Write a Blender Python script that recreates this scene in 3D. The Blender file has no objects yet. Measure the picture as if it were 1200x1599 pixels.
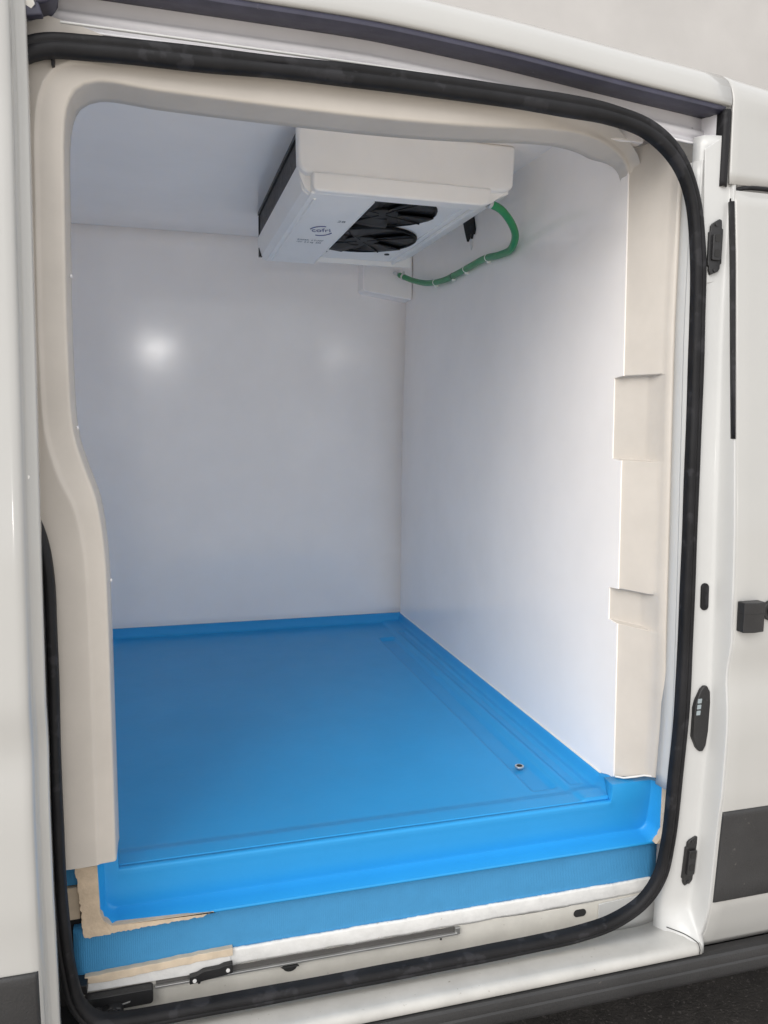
import bpy, bmesh, math, random
from mathutils import Vector, Matrix
random.seed(7)
S = bpy.context.scene
COL = S.collection

# ------------------------------------------------------------------ camera
YAW, PIT, ROL, FPX = 0.27771805, 0.11387939, -0.0102209, 1226.7
cam_d = bpy.data.cameras.new('camera'); cam = bpy.data.objects.new('camera', cam_d); COL.objects.link(cam)
cy, sy, cp, sp = math.cos(YAW), math.sin(YAW), math.cos(PIT), math.sin(PIT)
fwd = Vector((sy*cp, cy*cp, -sp)); rgt = Vector((cy, -sy, 0)); dwn = fwd.cross(rgt)
r2 = math.cos(ROL)*rgt + math.sin(ROL)*dwn; d2 = -math.sin(ROL)*rgt + math.cos(ROL)*dwn
M = Matrix((r2, -d2, -fwd)).transposed().to_4x4(); M.translation = Vector((0, -1.33, 1.5))
cam.matrix_world = M
cam_d.sensor_fit = 'VERTICAL'; cam_d.sensor_height = 24.0; cam_d.lens = FPX/1599*24.0
cam_d.clip_start = 0.02; cam_d.clip_end = 300
S.camera = cam

# ------------------------------------------------------------------ light
SUN_EL, SUN_AZ = 36.0, 50.0          # light travels into the van, from the left of the photographer
OVER = 7.8
w = bpy.data.worlds.new('World'); S.world = w; w.use_nodes = True
nt = w.node_tree; nt.nodes.clear()
sky = nt.nodes.new('ShaderNodeTexSky'); sky.sky_type = 'NISHITA'; sky.sun_disc = False
sky.sun_elevation = math.radians(SUN_EL); sky.sun_rotation = math.radians(180+SUN_AZ)
sky.air_density = 1.0; sky.dust_density = 2.0; sky.ozone_density = 1.0
hs = nt.nodes.new('ShaderNodeHueSaturation'); hs.inputs['Saturation'].default_value = 0.22
bg = nt.nodes.new('ShaderNodeBackground'); bg.inputs['Strength'].default_value = 0.10
wo = nt.nodes.new('ShaderNodeOutputWorld')
nt.links.new(sky.outputs[0], hs.inputs['Color']); 
ov = nt.nodes.new('ShaderNodeMixRGB'); ov.inputs[0].default_value = 0.85; ov.inputs[2].default_value = (OVER*1.0, OVER*1.0, OVER*1.01, 1)   # closed cloud layer
nt.links.new(hs.outputs[0], ov.inputs[1]); nt.links.new(ov.outputs[0], bg.inputs[0]); nt.links.new(bg.outputs[0], wo.inputs[0])
sd = bpy.data.lights.new('sun', 'SUN'); sd.energy = 1.4; sd.angle = math.radians(52); sd.color = (1.0, 0.96, 0.91)
sun = bpy.data.objects.new('sun', sd); COL.objects.link(sun)
el, az = math.radians(SUN_EL), math.radians(SUN_AZ)
ldir = Vector((math.sin(az)*math.cos(el), math.cos(az)*math.cos(el), -math.sin(el)))
sun.rotation_euler = ldir.to_track_quat('-Z', 'Y').to_euler(); sun.location = (-3, -6, 6)
# the lit lamp whose reflection shows as the bright spot on the far wall (it stands behind the photographer)
ld = bpy.data.lights.new('work_lamp', 'POINT'); ld.energy = 13.0; ld.shadow_soft_size = 0.10; ld.color = (1, 0.97, 0.93)
lamp = bpy.data.objects.new('work_lamp', ld); COL.objects.link(lamp); lamp.location = (-0.015, -4.0, 1.58)
S.view_settings.view_transform = 'Standard'; S.view_settings.look = 'None'
S.view_settings.exposure = 0.68; S.view_settings.gamma = 1.0; S.view_settings.use_curve_mapping = False
S.render.engine = 'CYCLES'
S.cycles.max_bounces = 10; S.cycles.diffuse_bounces = 9; S.cycles.glossy_bounces = 4; S.cycles.caustics_reflective = False

# ------------------------------------------------------------------ materials
def mat(name, col, rough=0.5, metal=0.0, var=0.05, vscale=6.0, bump=0.0, bscale=60.0, coat=0.0, specks=None,
        spec=0.5, rvar=0.08, grain=None, bdist=0.002):
    m = bpy.data.materials.new(name); m.use_nodes = True
    n = m.node_tree; b = n.nodes['Principled BSDF']
    tc = n.nodes.new('ShaderNodeTexCoord')
    nz = n.nodes.new('ShaderNodeTexNoise'); nz.inputs['Scale'].default_value = vscale; nz.inputs['Detail'].default_value = 4
    nz.inputs['Roughness'].default_value = 0.62
    n.links.new(tc.outputs['Object'], nz.inputs['Vector'])
    rp = n.nodes.new('ShaderNodeValToRGB')
    rp.color_ramp.elements[0].position = 0.3; rp.color_ramp.elements[1].position = 0.7
    rp.color_ramp.elements[0].color = [max(0, c*(1-var)) for c in col] + [1]
    rp.color_ramp.elements[1].color = [min(1, c*(1+var)) for c in col] + [1]
    n.links.new(nz.outputs['Fac'], rp.inputs['Fac'])
    out = rp.outputs['Color']
    if specks:                                   # small specks of dirt: (colour, scale, threshold)
        v = n.nodes.new('ShaderNodeTexNoise'); v.inputs['Scale'].default_value = specks[1]; v.inputs['Detail'].default_value = 3
        n.links.new(tc.outputs['Object'], v.inputs['Vector'])
        r3 = n.nodes.new('ShaderNodeValToRGB'); r3.color_ramp.elements[0].position = specks[2]; r3.color_ramp.elements[1].position = specks[2]+0.05
        mx = n.nodes.new('ShaderNodeMixRGB'); mx.inputs[2].default_value = list(specks[0]) + [1]
        n.links.new(v.outputs['Fac'], r3.inputs['Fac']); n.links.new(r3.outputs['Color'], mx.inputs[0]); n.links.new(out, mx.inputs[1])
        out = mx.outputs[0]
    n.links.new(out, b.inputs['Base Color'])
    mr = n.nodes.new('ShaderNodeMapRange'); mr.inputs['To Min'].default_value = max(0.02, rough-rvar); mr.inputs['To Max'].default_value = min(1, rough+rvar)
    nz2 = n.nodes.new('ShaderNodeTexNoise'); nz2.inputs['Scale'].default_value = vscale*2.3; nz2.inputs['Detail'].default_value = 3
    n.links.new(tc.outputs['Object'], nz2.inputs['Vector']); n.links.new(nz2.outputs['Fac'], mr.inputs['Value'])
    n.links.new(mr.outputs[0], b.inputs['Roughness'])
    b.inputs['Metallic'].default_value = metal; b.inputs['Coat Weight'].default_value = coat; b.inputs['Coat Roughness'].default_value = 0.08
    b.inputs['Specular IOR Level'].default_value = spec
    if bump > 0:
        if grain == 'ribs':
            t = n.nodes.new('ShaderNodeTexWave'); t.inputs['Scale'].default_value = bscale; t.inputs['Distortion'].default_value = 3.0
            t.inputs['Detail'].default_value = 4; t.inputs['Detail Scale'].default_value = 3
        elif grain == 'brick':
            t = n.nodes.new('ShaderNodeTexBrick'); t.inputs['Scale'].default_value = bscale; t.inputs['Mortar Size'].default_value = 0.012
        else:
            t = n.nodes.new('ShaderNodeTexNoise'); t.inputs['Scale'].default_value = bscale; t.inputs['Detail'].default_value = 4
        n.links.new(tc.outputs['Object'], t.inputs['Vector'])
        bp = n.nodes.new('ShaderNodeBump'); bp.inputs['Strength'].default_value = bump; bp.inputs['Distance'].default_value = bdist
        n.links.new(t.outputs['Fac'] if 'Fac' in t.outputs else t.outputs[0], bp.inputs['Height']); n.links.new(bp.outputs[0], b.inputs['Normal'])
    return m

WHITE = mat('white_paint', (.43, .428, .415), .24, var=.025, vscale=2.5, coat=.6, specks=((.4, .36, .3), 55, .80), bump=.05, bscale=9)
EDGEW = mat('white_paint_jamb', (.53, .535, .53), .34, var=.03, vscale=4, coat=.4, specks=((.45, .42, .38), 60, .78), bump=.05, bscale=14)
GREYP = mat('grey_primer', (.80, .79, .81), .42, var=.07, vscale=5, specks=((.25, .24, .24), 40, .74))
LINER = mat('cream_gelcoat', (.545, .508, .462), .36, var=.05, vscale=9, bump=.22, bscale=26, specks=((.5, .45, .4), 70, .77))
GEL = mat('white_gelcoat', (.955, .918, .890), .135, var=.03, vscale=3.2, bump=.07, bscale=6, rvar=.04, bdist=.004)
BLUE = mat('blue_gelcoat', (.023, .295, .66), .40, var=.03, vscale=5, bump=.16, bscale=70, rvar=.05, spec=.34, specks=((.12, .42, .66), 240, .76))
FOAM = mat('blue_foam', (.045, .25, .50), .8, var=.04, vscale=30, bump=.22, bscale=85, grain='ribs', specks=((.16, .38, .58), 200, .74))
RUB = mat('black_rubber', (.010, .010, .0115), .55, spec=.25, var=.5, vscale=9, bump=.25, bscale=90, rvar=.15, specks=((.022, .022, .025), 26, .58))
RUBT = mat('hazed_rubber', (.042, .042, .068), .5, var=.25, vscale=14, bump=.2, bscale=80, specks=((.14, .13, .16), 50, .72))  # violet lens haze put into the colour, with dust specks over it
PLA = mat('black_plastic', (.016, .016, .017), .42, var=.2, vscale=14, bump=.3, bscale=200, specks=((.06, .06, .06), 70, .75))
CLAD = mat('black_cladding', (.028, .028, .029), .55, var=.2, vscale=8, bump=.4, bscale=260, specks=((.09, .085, .08), 45, .74))
CUT = mat('cut_fibreglass', (.56, .45, .33), .8, var=.16, vscale=30, bump=.7, bscale=120)
FILL = mat('white_sealant', (.68, .68, .67), .6, var=.06, vscale=40, bump=.2, bscale=90, specks=((.5, .46, .4), 70, .72), bdist=.004)
BOARD = mat('sill_board_paint', (.62, .60, .55), .45, var=.08, vscale=18, bump=.5, bscale=9.0, grain='brick', specks=((.3, .28, .25), 50, .72))
WOOD = mat('old_filler', (.60, .50, .38), .75, var=.15, vscale=22, bump=.5, bscale=70)
ALU = mat('aluminium', (.55, .55, .54), .38, metal=.85, var=.08, vscale=25)
ZINC = mat('zinc_bolt', (.72, .72, .70), .3, metal=.9, var=.05)
COILM = mat('coil_fins', (.25, .25, .26), .45, metal=.6, var=.2, vscale=60)
UNITW = mat('unit_white_plastic', (.92, .905, .88), .33, var=.03, vscale=4, bump=.12, bscale=12, specks=((.5, .5, .5), 60, .78))
FANB = mat('fan_black', (.006, .006, .007), .5, spec=.2, var=.2)
HOSE = mat('green_hose', (.018, .25, .085), .35, var=.10, vscale=30, coat=.2)
BLUEINK = mat('blue_ink', (.06, .07, .22), .5)
GREYINK = mat('grey_ink', (.28, .29, .31), .6)
PADG = mat('contact_grey', (.30, .35, .37), .4)
REDT = mat('red_tag', (.55, .28, .30), .5)
CONC = mat('yard_concrete', (.60, .56, .51), .85, var=.18, vscale=3, bump=.6, bscale=120, specks=((.22, .20, .18), 60, .68), bdist=.004)
SHADE = mat('shade_dark_ground', (.038, .034, .031), .85, var=.35, vscale=14, bump=.9, bscale=150, specks=((.10, .09, .085), 120, .62), bdist=.006)  # dark ground colour that carries the shade under the van
WALLM = mat('grey_render', (.50, .485, .47), .9, var=.09, vscale=.9, bump=.3, bscale=40)
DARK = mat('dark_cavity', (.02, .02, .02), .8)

# ------------------------------------------------------------------ helpers
def finish(name, bm, m, parent=None, smooth=35, bevel=0, seg=3):
    bmesh.ops.remove_doubles(bm, verts=bm.verts, dist=1e-6)
    bmesh.ops.recalc_face_normals(bm, faces=bm.faces)
    th = math.radians(smooth)
    for f in bm.faces: f.smooth = True
    for e in bm.edges:
        if len(e.link_faces) == 2 and e.calc_face_angle(0) > th: e.smooth = False
    me = bpy.data.meshes.new(name); bm.to_mesh(me); bm.free()
    me.materials.append(m)
    o = bpy.data.objects.new(name, me); COL.objects.link(o)
    if parent: o.parent = parent
    if bevel:
        for e in me.edges: e.use_edge_sharp = False
        b = o.modifiers.new('bevel', 'BEVEL'); b.width = bevel; b.segments = seg; b.limit_method = 'ANGLE'
        b.angle_limit = math.radians(30); b.harden_normals = True
    return o

def grid(name, rows, m, parent, smooth=40, bevel=0, closed=False, thick=0, flip=False):
    """surface through rows of 3D points; thick gives it a real thickness"""
    bm = bmesh.new()
    vs = [[bm.verts.new(p) for p in r] for r in rows]
    n = len(rows[0])
    for i in range(len(rows)-1):
        for j in range(n if closed else n-1):
            k = (j+1) % n
            bm.faces.new((vs[i][j], vs[i][k], vs[i+1][k], vs[i+1][j]))
    o = finish(name, bm, m, parent, smooth, bevel)
    if thick:
        s = o.modifiers.new('solid', 'SOLIDIFY'); s.thickness = abs(thick); s.offset = -1 if thick > 0 else 1
    return o

def box(name, b, m, parent, bevel=0.002, seg=2, rot=None):
    x0, x1, y0, y1, z0, z1 = b
    bm = bmesh.new()
    c = Vector(((x0+x1)/2, (y0+y1)/2, (z0+z1)/2))
    bmesh.ops.create_cube(bm, size=1)
    for v in bm.verts: v.co = Vector((v.co.x*(x1-x0), v.co.y*(y1-y0), v.co.z*(z1-z0)))
    if rot: bmesh.ops.rotate(bm, verts=bm.verts, cent=(0, 0, 0), matrix=Matrix.Rotation(rot[1], 3, rot[0]))
    for v in bm.verts: v.co += c
    return finish(name, bm, m, parent, 35, bevel, seg)

def prism(name, poly, axis, a, b, m, parent, bevel=0.0, seg=2, smooth=35, fn=None):
    """poly in the plane across `axis` ('y': (x,z); 'x': (y,z); 'z': (x,y)), extruded from a to b; fn(p) offsets a point"""
    bm = bmesh.new()
    def P(u, v, t):
        p = {'y': (u, t, v), 'x': (t, u, v), 'z': (u, v, t)}[axis]
        return fn(p) if fn else p
    A = [bm.verts.new(P(u, v, a)) for u, v in poly]; B = [bm.verts.new(P(u, v, b)) for u, v in poly]
    n = len(poly)
    bm.faces.new(A); bm.faces.new(B[::-1])
    for i in range(n): bm.faces.new((A[i], A[(i+1) % n], B[(i+1) % n], B[i]))
    return finish(name, bm, m, parent, smooth, bevel, seg)

def catmull(pts, step=0.01, closed=False):
    pts = [Vector(p) for p in pts]; out = []; n = len(pts)
    rng = range(n) if closed else range(n-1)
    for i in rng:
        p0 = pts[i-1] if (i > 0 or closed) else pts[0]*2-pts[1]
        p1 = pts[i]; p2 = pts[(i+1) % n]
        p3 = pts[(i+2) % n] if (i+2 < n or closed) else pts[-1]*2-pts[-2]
        # centripetal parametrisation keeps long spans beside short ones from overshooting
        d = lambda a, b: max((a-b).length, 1e-5)**0.5
        t0 = 0; t1 = t0+d(p0, p1); t2 = t1+d(p1, p2); t3 = t2+d(p2, p3)
        k = max(1, int((p2-p1).length/step))
        for j in range(k):
            t = t1+(t2-t1)*j/k
            A1 = p0*((t1-t)/(t1-t0))+p1*((t-t0)/(t1-t0)); A2 = p1*((t2-t)/(t2-t1))+p2*((t-t1)/(t2-t1)); A3 = p2*((t3-t)/(t3-t2))+p3*((t-t2)/(t3-t2))
            B1 = A1*((t2-t)/(t2-t0))+A2*((t-t0)/(t2-t0)); B2 = A2*((t3-t)/(t3-t1))+A3*((t-t1)/(t3-t1))
            out.append(B1*((t2-t)/(t2-t1))+B2*((t-t1)/(t2-t1)))
    if not closed: out.append(pts[-1])
    return out

def tube(name, path, r, m, parent, n=12, caps=True):
    bm = bmesh.new(); rings = []; up = Vector((0.13, 0.2, 1)).normalized()
    for i, p in enumerate(path):
        p = Vector(p); a = Vector(path[max(0, i-1)]); b = Vector(path[min(len(path)-1, i+1)])
        t = (b-a).normalized(); s = t.cross(up).normalized(); u = s.cross(t)
        rr = r(i/(len(path)-1)) if callable(r) else r
        rings.append([bm.verts.new(p+rr*(math.cos(2*math.pi*k/n)*s+math.sin(2*math.pi*k/n)*u)) for k in range(n)])
    for i in range(len(rings)-1):
        for k in range(n): bm.faces.new((rings[i][k], rings[i][(k+1) % n], rings[i+1][(k+1) % n], rings[i+1][k]))
    if caps: bm.faces.new(rings[0][::-1]); bm.faces.new(rings[-1])
    return finish(name, bm, m, parent, 50)

def disc(name, c, nrm, r, h, m, parent, n=20, bevel=0.0008):
    bm = bmesh.new()
    bmesh.ops.create_cone(bm, cap_ends=True, segments=n, radius1=r, radius2=r, depth=h)
    q = Vector((0, 0, 1)).rotation_difference(Vector(nrm)).to_matrix()
    for v in bm.verts: v.co = q @ v.co + Vector(c)
    return finish(name, bm, m, parent, 35, bevel)

def lerp_table(t, x):
    if x <= t[0][0]: return t[0][1]
    for (a, b), (c, d) in zip(t, t[1:]):
        if x <= c:
            u = (x-a)/(c-a); return b+(d-b)*u
    return t[-1][1]
def sm(a, b, x):
    t = min(1, max(0, (x-a)/(b-a))); return t*t*(3-2*t)
def smooth_table(t, k=0.02):
    def f(x):
        return sum(lerp_table(t, x+d*k)*wt for d, wt in ((-1.5, .1), (-.75, .2), (0, .4), (.75, .2), (1.5, .1)))
    return f
def rrect(x0, x1, z0, z1, r, n=5):
    P = []
    for cx, cz, a0 in ((x1-r, z1-r, 0), (x0+r, z1-r, 90), (x0+r, z0+r, 180), (x1-r, z0+r, 270)):
        for k in range(n+1):
            a = math.radians(a0+90*k/n); P.append((cx+r*math.cos(a), cz+r*math.sin(a)))
    return P
def empty(name, loc, label, cat):
    o = bpy.data.objects.new(name, None); COL.objects.link(o); o.location = loc; o.empty_display_size = .1
    o['label'] = label; o['category'] = cat
    return o
def tag(o, label, cat): o['label'] = label; o['category'] = cat
def frange(a, b, s):
    n = max(1, int(round((b-a)/s))); return [a+(b-a)*i/n for i in range(n+1)]

# body-side curves: y of the door frame and of the outer skin against height
yp = smooth_table([(.40, 0), (.46, 0), (.65, -.018), (.92, -.030), (1.2, -.020), (1.7, 0), (2.3, 0)], .05)
yd = smooth_table([(.40, -.036), (.417, -.041), (.46, -.056), (.52, -.068), (.727, -.080), (.76, -.085), (.90, -.088), (.95, -.085), (1.0, -.077), (1.03, -.078),
                   (1.075, -.086), (1.2, -.080), (1.3, -.075), (1.475, -.060), (1.82, -.030), (1.955, -.014), (2.10, -.0105), (2.2, -.0105)], .012)
drop = smooth_table([(-1, 0), (.35, 0), (.6, -.016), (.85, -.040), (1.05, -.056), (1.4, -.10), (2.0, -.22)], .06)

# ================================================================== setting
gr = grid('ground', [[(x, y, 0.0) for x in (-60, -8, -2, 0, 2, 8, 60)] for y in (-60, -8, -2, 0, 2, 8, 60)], CONC, None)
gr['kind'] = 'structure'
ap = grid('under_van_shade', [[(x, y, .004) for x in (-30, -4, -1, 0, 1, 4, 30)] for y in (-.45, 0, 1, 2.2, 4.4)], SHADE, None)  # dark sheet added on the concrete for the shade beneath the van
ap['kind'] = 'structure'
bw = box('building_wall', (-14, 16, 4.4, 4.7, 0, 9.5), WALLM, None, .01)
tag(bw, 'plain pale grey rendered wall rising behind the roof of the van', 'wall')

# ================================================================== van
van = empty('cargo_van', (0, 0, 0), 'white refrigerated cargo van with its side door slid open', 'van')

# ---- interior box
def y0(z): return .106+(z-.72)/(2.05-.72)*.047
REC = [(1.426, 1.600), (1.076, 1.150)]
def ya(z, inn): return y0(z)+(.032 if inn else 0)
prof = [(.73, 0), (1.0745, 0), (1.0775, 1), (1.1475, 1), (1.1505, 0), (1.4245, 0), (1.4275, 1), (1.5985, 1), (1.6015, 0), (1.9, 0), (2.175, 0)]
edge = [(y0(z)+.034*k, z) for z, k in prof]
prism('bulkhead', edge+[(1.72, 2.175), (1.72, .69), (y0(.69), .69)], 'x', .936, .985, GEL, van)
fw = []
for z in frange(.69, 2.18, .06):
    lean = -.035*sm(1.3, 2.2, z)
    fw.append([(x, 1.70+lean, z) for x in frange(-.60, .94, .14)])
grid('side_wall', fw, GEL, van, thick=-.03)
box('ceiling_panel', (-.60, .99, .10, 1.74, 2.171, 2.20), GEL, van, .001)
box('unseen_rear_wall', (-.60, -.56, .10, 1.74, .60, 2.20), GEL, van, .001)  # unseen; set close in so more light bounces back inside
box('inner_side_wall', (-.60, -.150, .101, .125, .60, 2.1705), GEL, van, .001)
box('inner_header', (-.1495, .9355, .101, .125, 2.056, 2.1705), GEL, van, .001)
# coving bead in the corner between bulkhead and side wall
# white sealant line where the tray meets the walls
tube('sealant_line', [(.9345, y, .7225) for y in frange(.12, 1.69, .1)], .0022, FILL, van, 6)
tube('sealant_line', [(x, 1.6970, .7225) for x in frange(-.55, .93, .1)], .0022, FILL, van, 6)
# duct cover in the far upper corner
prism('duct_cover', [(.742, 2.17), (.742, 1.992), (.752, 1.985), (.934, 1.962), (.934, 2.17)], 'y', 1.585, 1.70, GEL, van, .006)

# ---- blue floor tray (height field)
XF = sorted(set([round(v, 4) for v in frange(-.60, -.2, .1)+frange(-.2, .74, .04)+frange(.74, .936, .004)]))
YF = sorted(set([round(v, 4) for v in frange(.0855, .20, .005)+frange(.20, 1.40, .05)+frange(1.40, 1.70, .006)]))
def hfloor(x, y):
    h = .700
    h += -.009*sm(.120, .160, y)                              # field sits a little below the front margin
    h += .006*sm(.845, .862, x)   # cove and shelf along the bulkhead
    h += max(.027*sm(.917, .934, x), (.033-.006*sm(.845, .862, x))*sm(1.668, 1.692, y))
    ch = sm(.775, .786, x)*(1-sm(.832, .843, x))*sm(.172, .186, y)*(1-sm(1.44, 1.455, y))
    rim = sm(.755, .768, x)*(1-sm(.775, .786, x))*sm(.16, .186, y)*(1-sm(1.44, 1.46, y))
    h += -.010*ch + .0006*rim
    g = sm(.866, .874, x)*(1-sm(.894, .902, x))*sm(.165, .18, y)*(1-sm(1.5, 1.52, y))
    h += -.004*g
    return h
tray = grid('floor_tray', [[(x, y, hfloor(x, y)) for x in XF] for y in YF], BLUE, van, 60, thick=.02)
dr = disc('drain', (.806, .300, .6895), (0, 0, 1), .011, .004, ZINC, tray)
disc('drain_hole', (.806, .300, .6915), (0, 0, 1), .0068, .0016, DARK, tray)
# riser: shallow dished face with rounded border
def sdf(x, z, x0, x1, z0, z1, r):
    cx, cz = (x0+x1)/2, (z0+z1)/2; qx, qz = abs(x-cx)-(x1-x0)/2+r, abs(z-cz)-(z1-z0)/2+r
    return math.hypot(max(qx, 0), max(qz, 0))+min(max(qx, qz), 0)-r
def yris(x, z):
    d = -sdf(x, z, -.122, 1.018, .609, .95, .032)
    t = min(1, max(0, (.700-z)/.085))
    y = .0725+.013*t                          # face leans back towards its foot
    y += (.047-y)*(1-sm(0, .0125, d))**1.3
    return y
ZR = frange(.605, .640, .0025)+frange(.645, .685, .01)
XR = frange(-.124, -.08, .003)+frange(-.06, .96, .03)+frange(.975, 1.03, .003)
XR = frange(-.124, -.09, .003)+[-.0886, -.0872]+frange(-.06, .90, .03)+[.9115, .9130]+frange(.93, .96, .015)+frange(.975, 1.0195, .0025)
rows = [[(x, yris(x, z), z) for x in XR] for z in ZR]
LOW = ((0, .694), (.0006, .6973), (.0020, .6987), (.005, .6993), (.0125, .6994))       # turns over into the floor
def upper(x, k):
    if -.088 < x < .912: dy, z = LOW[k]; return (x, yris(x, .70)+dy, z)
    top = .737 if x > 0 else .731                       # runs on up under the jamb
    z, dy = ((.695, 0), (.708, 0), (top-.006, 0), (top-.001, .0012), (top, .035))[k]
    return (x, yris(x, z)+dy, z)
for k in range(5): rows.append([upper(x, k) for x in XR])
ris = grid('riser', rows, BLUE, tray, 45, thick=.003)
# ---- ragged cut edges of the tray
def ragged(pts, amp, step=.004):
    out = []
    for (a, b), (c, d), rag in pts:
        L = math.hypot(c-a, d-b); k = max(1, int(L/step)) if rag else 1
        for i in range(k):
            t = i/k; j = rag*amp
            out.append((a+(c-a)*t+random.uniform(-j, j), b+(d-b)*t+random.uniform(-j, j)))
    return out
prism('cut_edge', ragged([((-.121, .728), (-.119, .640), 0), ((-.119, .640), (-.113, .624), 0), ((-.113, .624), (-.100, .6125), 0), ((-.100, .6125), (.03, .6105), 0),
      ((.03, .6105), (.078, .6085), 0), ((.078, .6085), (.055, .603), 1), ((.055, .603), (-.10, .598), 1), ((-.10, .598), (-.146, .596), 1), ((-.146, .596), (-.151, .66), 1), ((-.151, .66), (-.157, .728), 1), ((-.157, .728), (-.121, .728), 0)], .0016),
      'y', .043, .062, CUT, tray, .0012)
prism('cut_edge', ragged([((1.0170, .742), (1.0180, .64), 0), ((1.0180, .64), (1.012, .624), 0), ((1.012, .624), (1.000, .612), 0), ((1.000, .612), (1.014, .607), 1), ((1.014, .607), (1.026, .625), 1), ((1.026, .625), (1.033, .742), 1), ((1.033, .742), (1.0170, .742), 0)], .0014),
      'y', .034, .062, CUT, tray, .0012)

# ---- foam panel and the sill build-up beneath it
rows = []
for z in frange(.496, .604, .008):
    rows.append([(x, .060+random.uniform(-.0003, .0003), z) for x in frange(-.166, 1.021, .02)])
grid('foam_panel', rows, FOAM, van, thick=-.04)
box('foam_backing', (-.166, 1.02, .101, .40, .515, .60), FOAM, van, .002)
top = []
for x in frange(.10, 1.006, .005): top.append((x, .522+random.uniform(-.0005, .0005)+.0003*math.sin(x*40)))
bot = []
for x in frange(.10, 1.006, .02): bot.append((x, .489+random.uniform(-.001, .001)+.004*sm(.9, 1, x)))
# wrinkled sealant tape along the lower edge of the foam
rows = []
for k in range(7):
    t = k/6; r = []
    for i, x in enumerate(frange(.10, 1.006, .0025)):
        z = lerp_table(bot, x)*(1-t)+lerp_table(top, x)*t
        lap = ((x*1.07+.012*t) % .062)/.062
        r.append((x, .0555-.0012*math.sin(math.pi*t)+.0005*math.sin(x*50+t*3)-.0009*sm(0, .9, lap)+.0009*sm(.92, 1, lap), z))
    rows.append(r)
grid('sealant_strip', rows, FILL, van, 25, thick=-.006)
prism('sill_batten', ragged([((-.150, .5185), (.11, .527), 1), ((.11, .527), (.11, .512), 0), ((.11, .512), (.02, .510), 1), ((.02, .510), (-.12, .503), 1), ((-.12, .503), (-.142, .505), 1), ((-.142, .505), (-.150, .5185), 1)], .0012, .012),
      'y', .049, .062, WOOD, van, .001)
prism('sill_lath', [(-.146, .513), (.106, .517), (.106, .4865), (.03, .4860), (-.146, .4885)], 'y', .0515, .066, FILL, van, .0015)
sb = prism('sill_board', [(-.16, .40), (1.03, .40), (1.03, .4925), (.85, .4915), (.80, .486), (.70, .4865), (.56, .4925), (-.16, .4925)], 'y', .056, .075, BOARD, van, .001)
prism('sill_step', [(.88, .40), (1.04, .40), (1.04, .488), (.96, .486), (.90, .484), (.88, .482)], 'y', .052, .0555, EDGEW, van, .001)
# aluminium guide track
tr = box('guide_track', (-.030, .556, .047, .056, .4745, .4785), ALU, van, .0008)
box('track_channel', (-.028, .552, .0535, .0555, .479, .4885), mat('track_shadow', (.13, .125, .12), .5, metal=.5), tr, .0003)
box('track_stop', (.552, .562, .049, .056, .474, .488), ALU, tr, .0008)
disc('screw', (.520, .0463, .4725), (0, -1, 0), .0022, .002, PLA, tr)
disc('screw', (.048, .0463, .4725), (0, -1, 0), .0026, .002, PLA, tr)
prism('slot', rrect(.822, .851, .4605, .4765, .0078), 'y', .0545, .0562, DARK, sb, 0)
prism('slot', [(.203+.0145*(1-math.cos(a)), .4685-.013*math.sin(a)) for a in [math.pi*k/12 for k in range(13)]], 'y', .0545, .0562, DARK, sb, 0)
prism('slot', [(.198, .4735), (.232, .4735), (.234, .4700), (.202, .4700)], 'y', .0455, .0468, DARK, tr, 0)
br = prism('latch_bracket', [(.031, .4755), (.031, .4905), (.045, .4925), (.056, .4975), (.084, .4985), (.093, .5015), (.109, .5025), (.109, .4840), (.090, .4815), (.062, .4790)], 'y', .040, .0512, PLA, van, .0012)
disc('bolt', (.040, .0395, .4822), (0, -1, 0), .0036, .003, FILL, br)
disc('bolt', (.100, .0395, .4915), (0, -1, 0), .0036, .003, FILL, br)
prism('roller_carriage', rrect(-.150, -.033, .4575, .4862, .006), 'y', .034, .053, PLA, van, .0015)
pc = prism('cable_clip', [(-.149, .45), (-.09, .45), (-.082, .462), (-.088, .472), (-.105, .475), (-.115, .468), (-.149, .47)], 'y', .018, .036, PLA, van, .004)
disc('roller', (-.127, .020, .468), (0, -1, 0), .008, .012, PLA, pc); disc('roller', (-.100, .020, .466), (0, -1, 0), .008, .012, PLA, pc)
prism('clip_tab', [(-.088, .4675), (-.072, .4705), (-.073, .4680), (-.087, .4650)], 'y', .0325, .0345, ALU, pc, .0003)
prism('side_block', [(-.165, .50), (-.143, .50), (-.143, .5165), (-.163, .519)], 'y', .03, .06, PLA, van, .001)
# cavity behind the tray on the door side: dark metal and a scrap of foam
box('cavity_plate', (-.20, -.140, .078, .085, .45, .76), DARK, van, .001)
box('foam_scrap', (-.19, -.150, .066, .077, .685, .725), FOAM, van, .001)
box('batten_end', (-.19, -.153, .062, .077, .622, .682), WOOD, van, .002)
box('cavity_plate', (1.022, 1.06, .070, .078, .47, .73), GREYP, van, .001)

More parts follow.
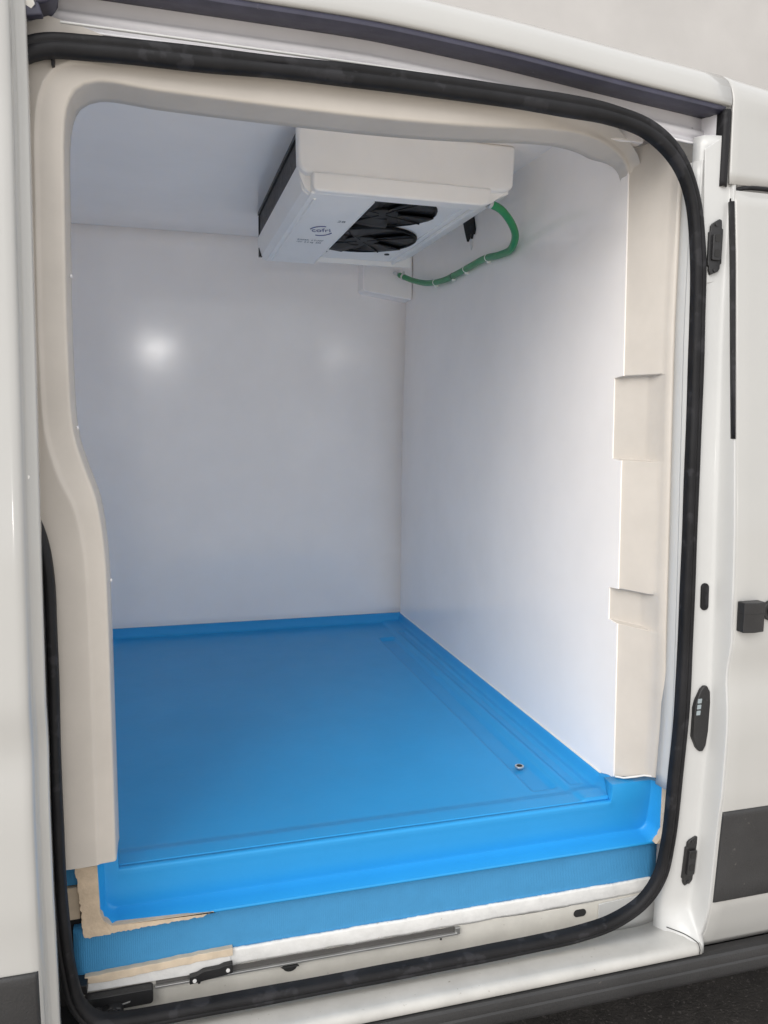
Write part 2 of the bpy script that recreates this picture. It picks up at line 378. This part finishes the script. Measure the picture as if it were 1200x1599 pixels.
# ---- cream moulded liner round the opening
OP = [(-.0874, .02, .745), (-.0878, .02, .968), (-.0887, .02, 1.189), (-.0910, .02, 1.286), (-.1013, .02, 1.370), (-.1195, .02, 1.428), (-.1322, .02, 1.479), (-.1367, .02, 1.595), (-.1335, .02, 1.848), (-.1308, .02, 1.938),
      (-.1259, .02, 1.973), (-.1131, .02, 2.0), (-.0831, .02, 2.0155), (.0115, .02, 2.013), (.1928, .02, 2.011), (.3778, .02, 2.0115), (.518, .022, 2.017), (.6191, .03, 2.0265), (.7028, .045, 2.0375), (.7827, .07, 2.0458), (.8489, .10, 2.0465), (.9042, .13, 2.0370), (.9343, .15, 2.0175), (.9366, .1515, 1.992), (.9370, .1500, 1.955), (.9370, .1485, 1.92)]
path = catmull(OP, .012)
PROF = [(.030, .080), (.004, .083), (-.001, .078), (.0, .060), (.0, .008), (.0007, .0035), (.0025, .0008), (.006, .0), (.0255, -.0010), (.0285, -.0026), (.0308, -.0056), (.0328, -.0062), (.0350, -.0050), (.060, -.0052), (.090, -.004)]
rows = []
for i, p in enumerate(path):
    t = (path[min(i+1, len(path)-1)]-path[max(i-1, 0)]); t.y = 0; t.normalize(); nx, nz = -t.z, t.x     # outward from the opening
    side = 1-sm(-.12, -.06, p.x)                    # wide on the jamb, narrow along the header
    wid = .72+.58*side-.52*sm(.60, .93, p.x)
    r = []
    for q, (n, y) in enumerate(PROF):
        T = .12+.88*sm(1.95, 2.03, p.z) if p.x > .90 else 1      # runs out into the edge of the jamb
        nn = n*(wid if n > .008 else 1)*T
        yy = (y if q > 3 else y*(1-.55*sm(.86, .935, p.x)))*T
        if 8 <= q: yy = y*side
        base = p.y+(.022-p.y)*sm(.004, .055, nn) if q > 4 else p.y
        r.append((p.x+nx*nn, base+yy+yp(p.z)*.75*sm(.012, .05, n)*side, p.z+nz*nn))
    rows.append(r)
frame = grid('frame_liner', rows, LINER, van, 60)
# raised flange beside the jamb
fl = [(-.262, 1.0), (-.189, 1.0), (-.1885, 1.50), (-.1865, 1.95), (-.189, 1.972), (-.196, 1.988), (-.210, 1.999), (-.262, 2.005)]
prism('jamb_flange', fl, 'y', -.004, .035, LINER, van, .007, 4)
# seam strip where header and jambs meet
prism('corner_tab', [(-.146, 2.045), (-.140, 2.045), (-.1405, 2.028), (-.1445, 2.026)], 'y', .006, .020, RUB, van, .0008)
# right jamb with stepped recesses
rows = []
zz = [(.7380, 0), (.80, 0), (.9, 0), (1.0, 0), (1.07, 0), (1.0745, 0), (1.0775, 1), (1.10, 1), (1.1475, 1), (1.1505, 0), (1.16, 0), (1.25, 0), (1.35, 0), (1.42, 0), (1.4245, 0), (1.4275, 1), (1.45, 1), (1.5, 1), (1.55, 1), (1.5985, 1), (1.6015, 0), (1.61, 0),
      (1.7, 0), (1.8, 0), (1.9, 0), (1.93, 0), (1.96, 0), (1.985, 0), (2.01, 0), (2.035, 0), (2.06, 0)]
zs = smooth_table([(.70, 2.062), (.80, 2.058), (.88, 2.04), (.94, 1.999), (.978, 1.935), (.999, 1.83), (1.0055, 1.70), (1.03, 1.5)], .004)
def under_seal(p): return (p[0], p[1], min(p[2], zs(p[0]-.72*(p[1]+.012))+.39*(p[1]+.012)+.010) if p[2] > 1.6 else p[2])
for z, k in zz:
    a = y0(z)+.034*k; o = yp(z)*sm(.68, 1.0, z)
    lean = .012*sm(1.1, .74, z)
    zr = lambda t: z+(.019*t if z < .74 else 0)
    rows.append([(.9365, a+.05, z), (.9362, a+.006, z), (.9376, a+.0012, z), (.9425, a-.003, z), (.9690+lean, .070+.6*o+.036*k, zr(.6)), (.9740+lean, .064+.6*o+.036*k, zr(.8)), (.9775+lean, .056+.8*o, zr(1)), (.9800+lean, .046+.9*o, zr(1)), (.9845+lean, .0425+o, zr(1)), (.9890+lean*.8, .0435+o, zr(1)),
                 (.9925+lean*.9, .0470+o, zr(1)), (1.004+lean, .046+o, zr(1))])
rows = [[under_seal(p) for p in r] for r in rows]
jr = grid('jamb_liner', rows, LINER, van, 38)
jb = jr.modifiers.new('bevel', 'BEVEL'); jb.width = .003; jb.segments = 2; jb.limit_method = 'ANGLE'; jb.angle_limit = math.radians(45)
tube('sealant_bead', [(.937, .101, .7395), (.950, .088, .7405), (.970, .072, .7485), (.982, .062, .7545), (.992, .050, .7565), (1.003, .045, .7565), (1.014, .045, .7565)], .0022, FILL, van, 8)
# inner white flange between jamb and seal
rows = []
for z in frange(.75, 2.0, .03):
    o = yp(z); rows.append([(.990, .052+o, z), (.993, .030+o, z), (.9965, .012+o, z), (1.006, .004+o, z)])
grid('pinch_flange', rows, EDGEW, van, 50, thick=.003)
# screws along the edge of the liner
for x, z in ((-.1385, 1.954), (-.1395, 1.729), (-.1375, 1.486), (-.0925, 1.228)):
    disc('screw', (x+.0075, .062, z), (1, 0, 0), .0032, .003, GREYP, frame)

# ---- rubber seal round the opening
SP = [(-.09, .463), (.033, .460), (.388, .459), (.70, .462), (.80, .466), (.880, .480), (.945, .514), (.979, .565), (.991, .65), (.9945, .80), (.999, 1.0), (1.003, 1.33), (1.0055, 1.70), (.999, 1.83), (.978, 1.935), (.940, 1.999), (.880, 2.040), (.80, 2.058), (.70, 2.064), (.372, 2.067),
      (.10, 2.061), (-.08, 2.056), (-.160, 2.048), (-.205, 2.020), (-.228, 1.95), (-.232, 1.60), (-.226, 1.44), (-.208, 1.375), (-.187, 1.315), (-.178, 1.25), (-.176, 1.15), (-.176, .70), (-.168, .58), (-.155, .51), (-.128, .473)]
sp_ = catmull([(x, 0, z) for x, z in SP], .012, True)
SPRO = [(-.018, .012), (-.0185, -.006), (-.0150, -.0140), (-.0080, -.0178), (-.0012, -.0168), (.0008, -.0128), (.0025, -.0122), (.0045, -.0146), (.0105, -.0148), (.0160, -.0100), (.0185, -.002), (.0185, .012)]
rows = []
N = len(sp_)
for i, p in enumerate(sp_):
    t = (sp_[(i+1) % N]-sp_[i-1]).normalized(); nx, nz = t.z, -t.x
    wob = 1+.02*math.sin(i*.37)+.025*math.sin(i*.11+1)
    topness = sm(1.95, 2.04, p.z); botn = 1-sm(.47, .52, p.z)
    k = .74*(1+(.26+.05*math.sin(i*.23))*topness)*wob
    rows.append([(p.x+nx*n*k, yp(p.z)+y*(.70+.12*botn)-.002, p.z+nz*n*k) for n, y in SPRO])
rows.append(rows[0])
grid('door_seal', rows, RUB, van, 60)

# ---- sill outside the seal, and black sill cladding
SILL = [(.030, .432), (-.020, .4345), (-.046, .4355), (-.054, .4345), (-.059, .4310), (-.0615, .4255), (-.0620, .416), (-.058, .412), (-.03, .405)]
def sillend(x): return 1-sm(1.0, 1.05, x)
XS = frange(-1.5, .85, .1)+frange(.86, 1.054, .012)
SILLP = mat('sill_paint', (.47, .465, .445), .4, var=.10, vscale=12, coat=.2, specks=((.27, .25, .22), 130, .70), rvar=.15)
grid('sill', [[(x, y, z+.016*sm(.93, 1.05, x)**2*sm(-.06, -.01, y)) for y, z in SILL] for x in XS], SILLP, van, 60, thick=.003)
CL = [(-.030, .404), (-.056, .4115), (-.0665, .4125), (-.071, .409), (-.0725, .401), (-.0715, .392), (-.0745, .389), (-.0750, .372), (-.071, .362), (-.055, .352), (.02, .348)]
grid('sill_cladding', [[(x, y, z) for y, z in CL] for x in frange(-1.5, 2.2, .1)], CLAD, van, 40, thick=.004)
box('underbody', (-1.5, 2.2, .02, 1.75, .33, .40), DARK, van, .01)

tube('sill_seam', catmull([(1.004, -.010, .4500), (1.030, -.038, .4470), (1.047, -.0585, .4370), (1.0475, -.0632, .4270), (1.0475, -.0625, .4170)], .006), .0009, DARK, van, 6)
# ---- pillar between the openings
rows = []
for z in frange(.414, 2.045, .0175):
    flare = .052*sm(.505, .425, z)**1.3                # foot of the pillar runs out onto the sill
    a, b = yp(z)-flare, yd(z)
    e = min(b+.010, a-.002); D = min(1, (a-e)/.03)
    xo = 1.0615-.006*sm(.50, .43, z)
    fl_ = lambda x: flare*(1-sm(.985, 1.05, x))      # little flare beside the seal
    rows.append([(.994, .022+a+fl_(.994), z), (1.003, .006+a+fl_(1.003), z), (1.020, .001+a+fl_(1.02), z), (1.038, -.0015+a+fl_(1.038), z), (xo-.0115, a-.004*D, z), (xo-.006, a-.0065*D, z), (xo-.0025, a-.011*D, z), (xo-.0005, a-.018*D, z), (xo+.001, e, z), (xo+.0015, min(b+.006, e), z), (xo+.006, min(b+.005, e), z)])
pil = grid('door_pillar', rows, EDGEW, van, 50, thick=.003)
def on_pillar(p): return (p[0], p[1]+yp(p[2]), p[2])
def striker(x0, x1, z0, z1):
    w_ = x1-x0
    s = prism('striker_plate', [(x0+.002, z0+.010), (x0+.006, z0+.001), (x1-.006, z0+.008), (x1-.002, z0+.014), (x1-.002, z0+.022), (x1+.001, z0+.023), (x1+.001, z1-.018), (x1-.002, z1-.017), (x1-.003, z1-.002), (x1-.008, z1), (x0+.006, z1-.009), (x0+.002, z1-.014), (x0+.002, z1-.024), (x0-.001, z1-.025), (x0-.001, z0+.018), (x0+.002, z0+.017)], 'y', -.010, .004, PLA, pil, .0015, fn=on_pillar)
    c = (x0+x1)/2
    prism('striker_body', rrect(c-w_*.34, c+w_*.34, z0+.028, z1-.030, .003), 'y', -.015, -.008, PLA, s, .0015, fn=on_pillar)
    for dz in (-.012, .016):
        prism('striker_socket', rrect(c-.0055, c+.0055, (z0+z1)/2+dz-.007, (z0+z1)/2+dz+.007, .0025), 'y', -.0158, -.014, DARK, s, 0, fn=on_pillar)
    disc('screw', on_pillar((c-.001, -.0108, z1-.011)), (0, -1, 0), .0036, .003, PLA, s)
    disc('screw', on_pillar((c, -.0108, z0+.010)), (0, -1, 0), .0036, .003, PLA, s)
striker(1.017, 1.0455, 1.786, 1.892); striker(1.031, 1.058, .540, .655)
prism('grommet', rrect(1.0295, 1.0465, 1.1335, 1.188, .0085), 'y', -.0085, .002, RUB, pil, .002, fn=on_pillar)
cpz = [(1.020, .875), (1.031, .851), (1.038, .843), (1.046, .843), (1.0520, .855), (1.0550, .885), (1.0560, .945), (1.0540, .968), (1.047, .980), (1.040, .980), (1.033, .973), (1.023, .950), (1.020, .935)]
cpl = prism('contact_plate', cpz, 'y', -.012, .002, PLA, pil, .002, fn=on_pillar)
for k in range(3):
    z = .951-.0122*k
    prism('contact_pad', [(1.025-.001*k, z-.0045), (1.0335-.001*k, z-.0045), (1.0345-.001*k, z+.0045), (1.026-.001*k, z+.0045)], 'y', -.0135, -.0115, PADG, cpl, .0004, fn=on_pillar)
# upper pillar bracket and joints
prism('pillar_cap', [(1.000, 2.018), (1.050, 2.052), (1.052, 1.965), (1.044, 1.955), (1.038, 1.775), (1.009, 1.770), (1.0075, 1.85)], 'y', -.0045, -.0005, EDGEW, pil, .003, fn=on_pillar)

# ---- front door beside the pillar
ZD = sorted(set(round(v, 4) for v in frange(.417, 1.10, .012)+frange(1.10, 1.945, .03)))
rows = []
for z in ZD:
    b = yd(z)
    xe = 1.0645-.004*sm(.47, .42, z)
    xs = [(xe+.004, b+.022), (xe-.0002, b+.010), (xe-.0010, b+.005), (xe+.0006, b+.0015), (xe+.0035, b)]+[(xe+.0035+d, b-.0) for d in (.03, .07, .12, .25, .5, .8)]
    rows.append([(x, y, z) for x, y in xs])
fd = grid('front_door', rows, WHITE, van, 60, thick=.004)
# black cladding on the door
rows = []
for z in [.531, .5325, .537, .57, .62, .67, .72, .726, .7305, .732]:
    e = .0 if z in (.531, .732) else (.003 if z in (.5325, .7305) else .0055)
    rows.append([(1.0665, yd(z)-.0002, z), (1.0672, yd(z)-.6*e, z), (1.0705, yd(z)-e, z), (1.2, yd(z)-e, z), (1.5, yd(z)-e, z), (1.86, yd(z)-e, z)])
grid('door_cladding', rows, CLAD, fd, 60, thick=.004)
bb = prism('door_buffer', [(1.0690, -.083), (1.0690, -.103), (1.0930, -.108), (1.1165, -.104), (1.1165, -.083)], 'z', 1.104, 1.163, PLA, fd, .002)
prism('buffer_groove', [(1.0685, -.09), (1.0685, -.1036), (1.0930, -.1086), (1.1170, -.1046), (1.1170, -.09)], 'z', 1.1405, 1.1415, DARK, bb, 0)
disc('lock_plug', (1.1475, -.0845, 1.1405), (0, -1, 0), .0205, .010, PLA, fd, 28, .002)
disc('lock_plug_core', (1.1475, -.0905, 1.1405), (0, -1, 0), .0125, .004, DARK, fd, 24, .001)
rows = []
for z in frange(1.475, 1.925, .03):
    b = yd(z); wd = .0015+.0065*sm(1.475, 1.93, z)**.5
    rows.append([(1.0600-wd*.4, b+.012, z), (1.0598-wd*.7, b+.004, z), (1.0615, b+.0005, z), (1.0632, b+.002, z)])
grid('door_gasket', rows, RUB, fd, 60, thick=.002)
# dark gap above the door
gp = catmull([(1.0625, yd(1.90)+.012, 1.90), (1.0628, yd(1.93)+.01, 1.930), (1.068, yd(1.945)+.008, 1.9480), (1.09, yd(1.95)+.006, 1.9535), (1.3, yd(1.95)+.006, 1.9515), (1.9, yd(1.95)+.006, 1.948)], .02)
tube('door_gap_seal', gp, .0042, RUB, fd, 8)
# ---- panel above the front door, and the roof edge above the opening
rows = []
for x in [1.0525, 1.0532, 1.056, 1.07, 1.10, 1.16, 1.25, 1.4, 1.6, 1.9]:
    e = .006 if x == 1.0525 else (.002 if x == 1.0532 else 0)
    d = drop(x)+.056
    rows.append([(x, yd(z)+e+max(0, -d)*.4, z+d*sm(1.96, 2.10, z)) for z in (1.957, 1.98, 2.02, 2.06, 2.095)]+[(x, y+e, z+d) for y, z in ((-.0095, 2.114), (-.004, 2.134), (.006, 2.151), (.022, 2.165), (.05, 2.178), (.10, 2.190), (.25, 2.214), (.8, 2.254), (1.75, 2.194))])
rows = [r for r in rows]
up = grid('roof_quarter_panel', rows, WHITE, van, 60, thick=.004)
# low corner that joins panel and pillar
rows = []
for x in frange(-1.5, .2, .2)+frange(.25, 1.0495, .05):
    d = drop(x)
    rows.append([(x, y, z+d) for y, z in ((.030, 2.1585), (.010, 2.156), (-.004, 2.1545), (-.0085, 2.1560), (-.0105, 2.160), (-.0095, 2.170), (-.004, 2.190), (.006, 2.207), (.022, 2.221), (.05, 2.234), (.10, 2.246), (.25, 2.27), (.8, 2.31), (1.75, 2.25))])
roof = grid('roof_panel', rows, WHITE, van, 60, thick=.003)
# dark weatherstrip under the roof edge
rows = []
for x in frange(-.6, .3, .15)+frange(.33, 1.040, .03):
    d = drop(x)
    rows.append([(x, y, z+d) for y, z in ((-.003, 2.1535), (-.002, 2.148), (.008, 2.146), (.022, 2.150), (.034, 2.151), (.046, 2.154), (.060, 2.156))])
grid('roof_weatherstrip', rows, RUBT, roof, 60, thick=.003)
# grey channel behind it, with its rolled rib
rows = []
for x in frange(-.6, .3, .15)+frange(.33, 1.036, .03):
    d = drop(x)
    rows.append([(x, y, z+d) for y, z in ((.060, 2.160), (.0615, 2.156), (.062, 2.140), (.0615, 2.132), (.058, 2.127), (.0535, 2.1245), (.052, 2.121), (.0545, 2.1175), (.060, 2.1155), (.062, 2.110), (.056, 2.100), (.048, 2.096), (.034, 2.092), (.030, 2.088))])
grid('door_channel', rows, GREYP, van, 60, thick=.003)
prism('channel_end', [(.06, 2.112), (-.002, 2.105), (-.002, 2.045), (.06, 2.045)], 'x', 1.036, 1.040, GREYP, van, .001)
rows = []
for z in frange(1.953, 2.092, .01):
    rows.append([(1.0345, .012, z), (1.0350, -.005, z), (1.039, -.0105, z), (1.0475, -.0105, z), (1.0515, -.006, z), (1.052, .012, z)])
grid('corner_weatherstrip', rows, RUB, van, 60, thick=.002)
# pale edge line of the body flange just above the seal
tube('body_flange', [(x, .004, 2.0885+.3*drop(x)) for x in frange(-.13, .66, .03)], .0022, EDGEW, van, 8)

# ---- sliding door, slid back beside the opening
rows = []
for z in frange(.40, 2.20, .02):
    b = yd(z)-.052
    rows.append([(-1.6, b, z), (-1.0, b, z), (-.5, b, z), (-.25, b, z), (-.205, b, z), (-.196, b+.0008, z), (-.1915, b+.004, z), (-.1895, b+.009, z), (-.1880, b+.022, z), (-.1860, b+.028, z), (-.1815, b+.0305, z), (-.1755, b+.031, z), (-.1730, b+.033, z), (-.1725, b+.038, z), (-.1735, b+.055, z)])
sl = grid('sliding_door', rows, WHITE, van, 60, thick=.004)
rows = []
for z in (.42, .50, .60, .652, .662, .667, .6685):
    e = 0 if z > .668 else (.004 if z > .665 else .006)
    b = yd(z)-.052
    rows.append([(-1.6, b-e, z), (-.6, b-e, z), (-.26, b-e, z), (-.2, b-e, z), (-.1965, b-e*.6, z), (-.1945, b+.001, z)])
grid('door_cladding', rows, CLAD, sl, 60, thick=.004)
disc('paint_chip', (-.1858, yd(1.415)-.0235, 1.415), (.6, -.8, 0), .0028, .0012, ZINC, sl)

# ---- upper roller arm of the sliding door
ra = prism('roller_arm', [(-.26, 2.090), (-.172, 2.094), (-.142, 2.104), (-.134, 2.118), (-.130, 2.17), (-.26, 2.17)], 'y', -.022, .03, RUBT, van, .006)
disc('bolt', (-.168, -.023, 2.098), (-.2, -.9, -.4), .0095, .012, ZINC, ra, 6)
disc('bolt', (-.196, -.023, 2.112), (-.2, -.9, -.4), .0075, .012, ZINC, ra, 6)
disc('roller_pin', (-.150, -.023, 2.128), (0, -1, 0), .008, .01, ZINC, ra)
prism('arm_lug', [(-.19, 2.075), (-.150, 2.082), (-.156, 2.100), (-.19, 2.100)], 'y', -.026, -.01, RUBT, ra, .003)
# small red tag at the foot of the seal
rt = prism('seal_tag', [(-.131+.0105*math.cos(a), .4575+.0048*math.sin(a)) for a in [2*math.pi*k/20 for k in range(20)]], 'y', -.0370, -.0345, REDT, van, .0005)
prism('tag_print', [(-.131+.0072*math.cos(a), .4575+.0022*math.sin(a)) for a in [2*math.pi*k/16 for k in range(16)]], 'y', -.0374, -.0369, DARK, rt, 0)

# ---- torn black gasket on the bulkhead under the cooling unit
tg = [(1.065, 2.135), (.985, 2.135), (.965, 2.085), (.972, 2.070), (.982, 2.075), (.990, 2.060), (.998, 2.076), (1.006, 2.062), (1.014, 2.068), (1.022, 2.058), (1.030, 2.070), (1.045, 2.095)]
prism('cable_gasket', tg, 'x', .929, .9358, RUB, van, .0008)
prism('sealant_smear', [(1.012, 2.070), (.992, 2.072), (.986, 2.040), (.998, 2.028), (1.010, 2.045)], 'x', .9335, .9362, FILL, van, .001)

# ================================================================== cooling unit
cu = empty('cooling_unit', (.58, .9, 2.171), 'white ceiling cooling unit with two black fans inside the van', 'cooling unit')
def loc(o):
    o.parent = cu; o.matrix_parent_inverse = Matrix.Translation((-.58, -.9, -2.171)); return o
cov = loc(prism('front_cover', [(.312, 2.1705), (.314, 2.082), (.320, 2.068), (.334, 2.0605), (.800, 2.0605), (.832, 2.0635), (.846, 2.075), (.849, 2.1705)], 'y', .508, .545, UNITW, None, .011, 4))
lip = loc(prism('lower_lip', [(.346, 2.064), (.346, 2.031), (.354, 2.0215), (.762, 2.0215), (.782, 2.031), (.785, 2.064)], 'y', .500, .545, UNITW, None, .008, 4))
# underside: a flat panel with a square opening for the fans
U0, U1 = 2.0205, 2.0285
pan = loc(box('bottom_panel', (.345, .503, .520, 1.325, U0, U1), UNITW, None, .003))
loc(box('panel_edge', (.5032, .5062, .553, 1.325, 2.0207, 2.0435), UNITW, None, .0008))
loc(box('fan_plate', (.490, .776, .553, 1.325, 2.0440, 2.0490), UNITW, None, .001))
loc(prism('cover_return', [(.317, 2.078), (.3215, 2.060), (.332, 2.034), (.346, 2.0235), (.765, 2.0235), (.800, 2.040), (.842, 2.068), (.842, 2.080), (.317, 2.080)], 'y', .530, .552, UNITW, None, .002))
loc(tube('pressed_bead', [(.362, y, 2.0212) for y in frange(.56, 1.30, .1)], .0042, UNITW, None, 8))
loc(tube('pressed_bead', [(.755, y, 2.0445) for y in frange(.56, 1.30, .1)], .0030, UNITW, None, 8))
loc(prism('side_cover', [(.7725, 2.0405), (.7765, 2.0340), (.848, 2.067), (.848, 2.1703), (.844, 2.1703), (.844, 2.072), (.7765, 2.0460)], 'y', .544, 1.325, UNITW, None, .001))
loc(prism('end_skirt', [(.3445, 2.0207), (.330, 2.032), (.3215, 2.060), (.3195, 2.090), (.3235, 2.090), (.326, 2.061), (.334, 2.036), (.3445, 2.026)], 'y', .544, 1.325, UNITW, None, .001))
loc(box('back_plate', (.345, .843, 1.3255, 1.331, U1, 2.1703), UNITW, None, .001))
# coil behind the end opening
coil = loc(box('coil', (.334, .376, .55, 1.318, 2.075, 2.160), COILM, None, .001))
bm = bmesh.new()
for y in frange(.552, 1.315, .0075):
    r = bmesh.ops.create_cube(bm, size=1)
    for v in r['verts']: v.co = Vector((.3295+v.co.x*.009, y+v.co.y*.0018, 2.1185+v.co.z*.078))
fins = loc(finish('coil_fin', bm, COILM, None)); fins['kind'] = 'stuff'; fins.parent = coil; fins.matrix_parent_inverse = Matrix.Translation((0, 0, 0))
fins.matrix_parent_inverse = Matrix.Identity(4)
loc(box('coil_frame', (.320, .350, .546, 1.322, 2.160, 2.1704), PLA, None, .001))
loc(box('coil_frame', (.322, .350, 1.306, 1.3245, 2.030, 2.158), PLA, None, .001))
def make_fan(cx, cy_, R, ph, dz):
    f = loc(disc('fan', (cx, cy_, 2.0425-dz), (0, 0, -1), R, .0022, FANB, None, 44, 0))
    bm = bmesh.new()                       # shroud ring
    bmesh.ops.create_cone(bm, cap_ends=False, segments=44, radius1=R*.99, radius2=R*.965, depth=.007)
    for v in bm.verts: v.co += Vector((cx, cy_, 2.0405-dz))
    ring = finish('shroud', bm, FANB, f); so = ring.modifiers.new('solid', 'SOLIDIFY'); so.thickness = .004
    disc('hub', (cx, cy_, 2.0380-dz), (0, 0, -1), R*.30, .008, FANB, f, 28, .002)
    for k in range(5):
        a0 = ph+k*2*math.pi/5
        rows = []
        for t in frange(0, 1, .2):
            r = R*(.28+.70*t); half = .42+.10*t
            rows.append([(cx+r*math.cos(a0+half*q+.30*t), cy_+r*math.sin(a0+half*q+.30*t), 2.0380-dz+.0038*q) for q in (-1, -.5, 0, .5, 1)])
        grid('blade', rows, FANB, f, 60, thick=.0014)
    for k in range(4):                     # motor struts
        a = ph+.3+k*math.pi/2
        tube('strut', [(cx+R*q*math.cos(a), cy_+R*q*math.sin(a), 2.0345-dz) for q in (.1, .5, .97)], .0022, FANB, f, 6)
make_fan(.566, .700, .143, .2, 0); make_fan(.588, 1.003, .164, .7, .0016)
for x, y in ((.521, 1.222), (.724, 1.208)):
    loc(disc('screw', (x, y, 2.0430), (0, 0, -1), .0085, .004, PLA, None, 14))
# maker's mark, written across the underside (reads from below)
def flat_text(name, s, size, loc_, m, squeeze=1.0, rot=0):
    c = bpy.data.curves.new(name, 'FONT'); c.body = s; c.size = size; c.align_x = 'CENTER'; c.align_y = 'CENTER'; c.extrude = .0002; c.resolution_u = 3
    t = bpy.data.objects.new('tmp', c); COL.objects.link(t)
    dg = bpy.context.evaluated_depsgraph_get(); me = bpy.data.meshes.new_from_object(t.evaluated_get(dg))
    bpy.data.objects.remove(t)
    R_ = Matrix.Rotation(rot, 4, 'Z')
    for v in me.vertices:
        p = R_ @ Vector((v.co.x*squeeze, v.co.y, v.co.z)); v.co = (loc_[0]+p.x, loc_[1]-p.y, loc_[2]-p.z)
    me.materials.clear(); me.materials.append(m)
    o = bpy.data.objects.new(name, me); COL.objects.link(o); loc(o); o.parent = pan; o.matrix_parent_inverse = cu_inv
    return o
cu_inv = Matrix.Identity(4)
flat_text('logo', 'cofri', .056, (.437, .860, 2.0198), BLUEINK, .52, .22)
def arc_mark(cx, cy_, rx, ry, a0, a1, r):
    o = tube('logo_swoosh', [(cx+rx*math.cos(math.radians(a)), cy_-ry*math.sin(math.radians(a)), 2.0200) for a in frange(a0, a1, 8)], r, BLUEINK, None, 6)
    o.parent = pan
arc_mark(.436, .866, .031, .052, 80, 165, .0015); arc_mark(.440, .866, .031, .052, 255, 345, .0015)
flat_text('small_print', '2B', .026, (.470, .752, 2.0199), GREYINK, .8)
flat_text('rating_label', 'R404A  LT-MT', .020, (.430, .985, 2.0199), GREYINK, .62)
flat_text('rating_label', '12V  0.9 kg  250', .018, (.430, 1.012, 2.0199), GREYINK, .62)

# ================================================================== drain hose
ho = empty('drain_hose', (.92, .9, 1.98), 'green drain hose looping from the cooling unit along the bulkhead', 'hose')
hp = [(.800, .548, 2.042), (.835, .560, 2.034), (.878, .590, 2.012), (.909, .628, 1.990), (.922, .680, 1.968), (.925, .76, 1.968), (.9255, .86, 1.978), (.9255, .96, 1.977), (.9255, 1.08, 1.974), (.922, 1.20, 1.972), (.912, 1.34, 1.984), (.895, 1.46, 2.012), (.872, 1.545, 2.043)]
hpath = catmull(hp, .012)
def hl(o): o.parent = ho; o.matrix_parent_inverse = Matrix.Translation((-.92, -.9, -1.98)); return o
hl(tube('hose', hpath, .0098, HOSE, None, 14))
def at_s(f):
    i = min(len(hpath)-2, int(f*(len(hpath)-1))); return hpath[i], (hpath[i+1]-hpath[i]).normalized()
def band(name, f, r, h, m):
    p, t = at_s(f); return hl(disc(name, p, t, r, h, m, None, 18, .0006))
for f in (.008, .985):
    c = band('hose_clamp', f, .0120, .009, ZINC); p, t = at_s(f)
    s = box('clamp_screw', (p.x-.004, p.x+.004, p.y-.005, p.y+.005, p.z+.010, p.z+.019), ZINC, None, .001); s.parent = c
for f, m in ((.335, UNITW), (.50, UNITW), (.60, PLA), (.745, UNITW)):
    c = band('cable_tie', f, .0108, .0035, m); p, t = at_s(f)
    s = box('tie_tail', (p.x-.003, p.x+.009, p.y-.003, p.y+.003, p.z-.016, p.z-.009), UNITW, None, .0008); s.parent = c
hl(disc('hose_spigot', (.866, 1.566, 2.052), (-.25, .9, .35), .0075, .03, ZINC, None, 16))
hl(disc('hose_spigot', (.788, .545, 2.046), (.95, .25, -.2), .0075, .03, ZINC, None, 16))
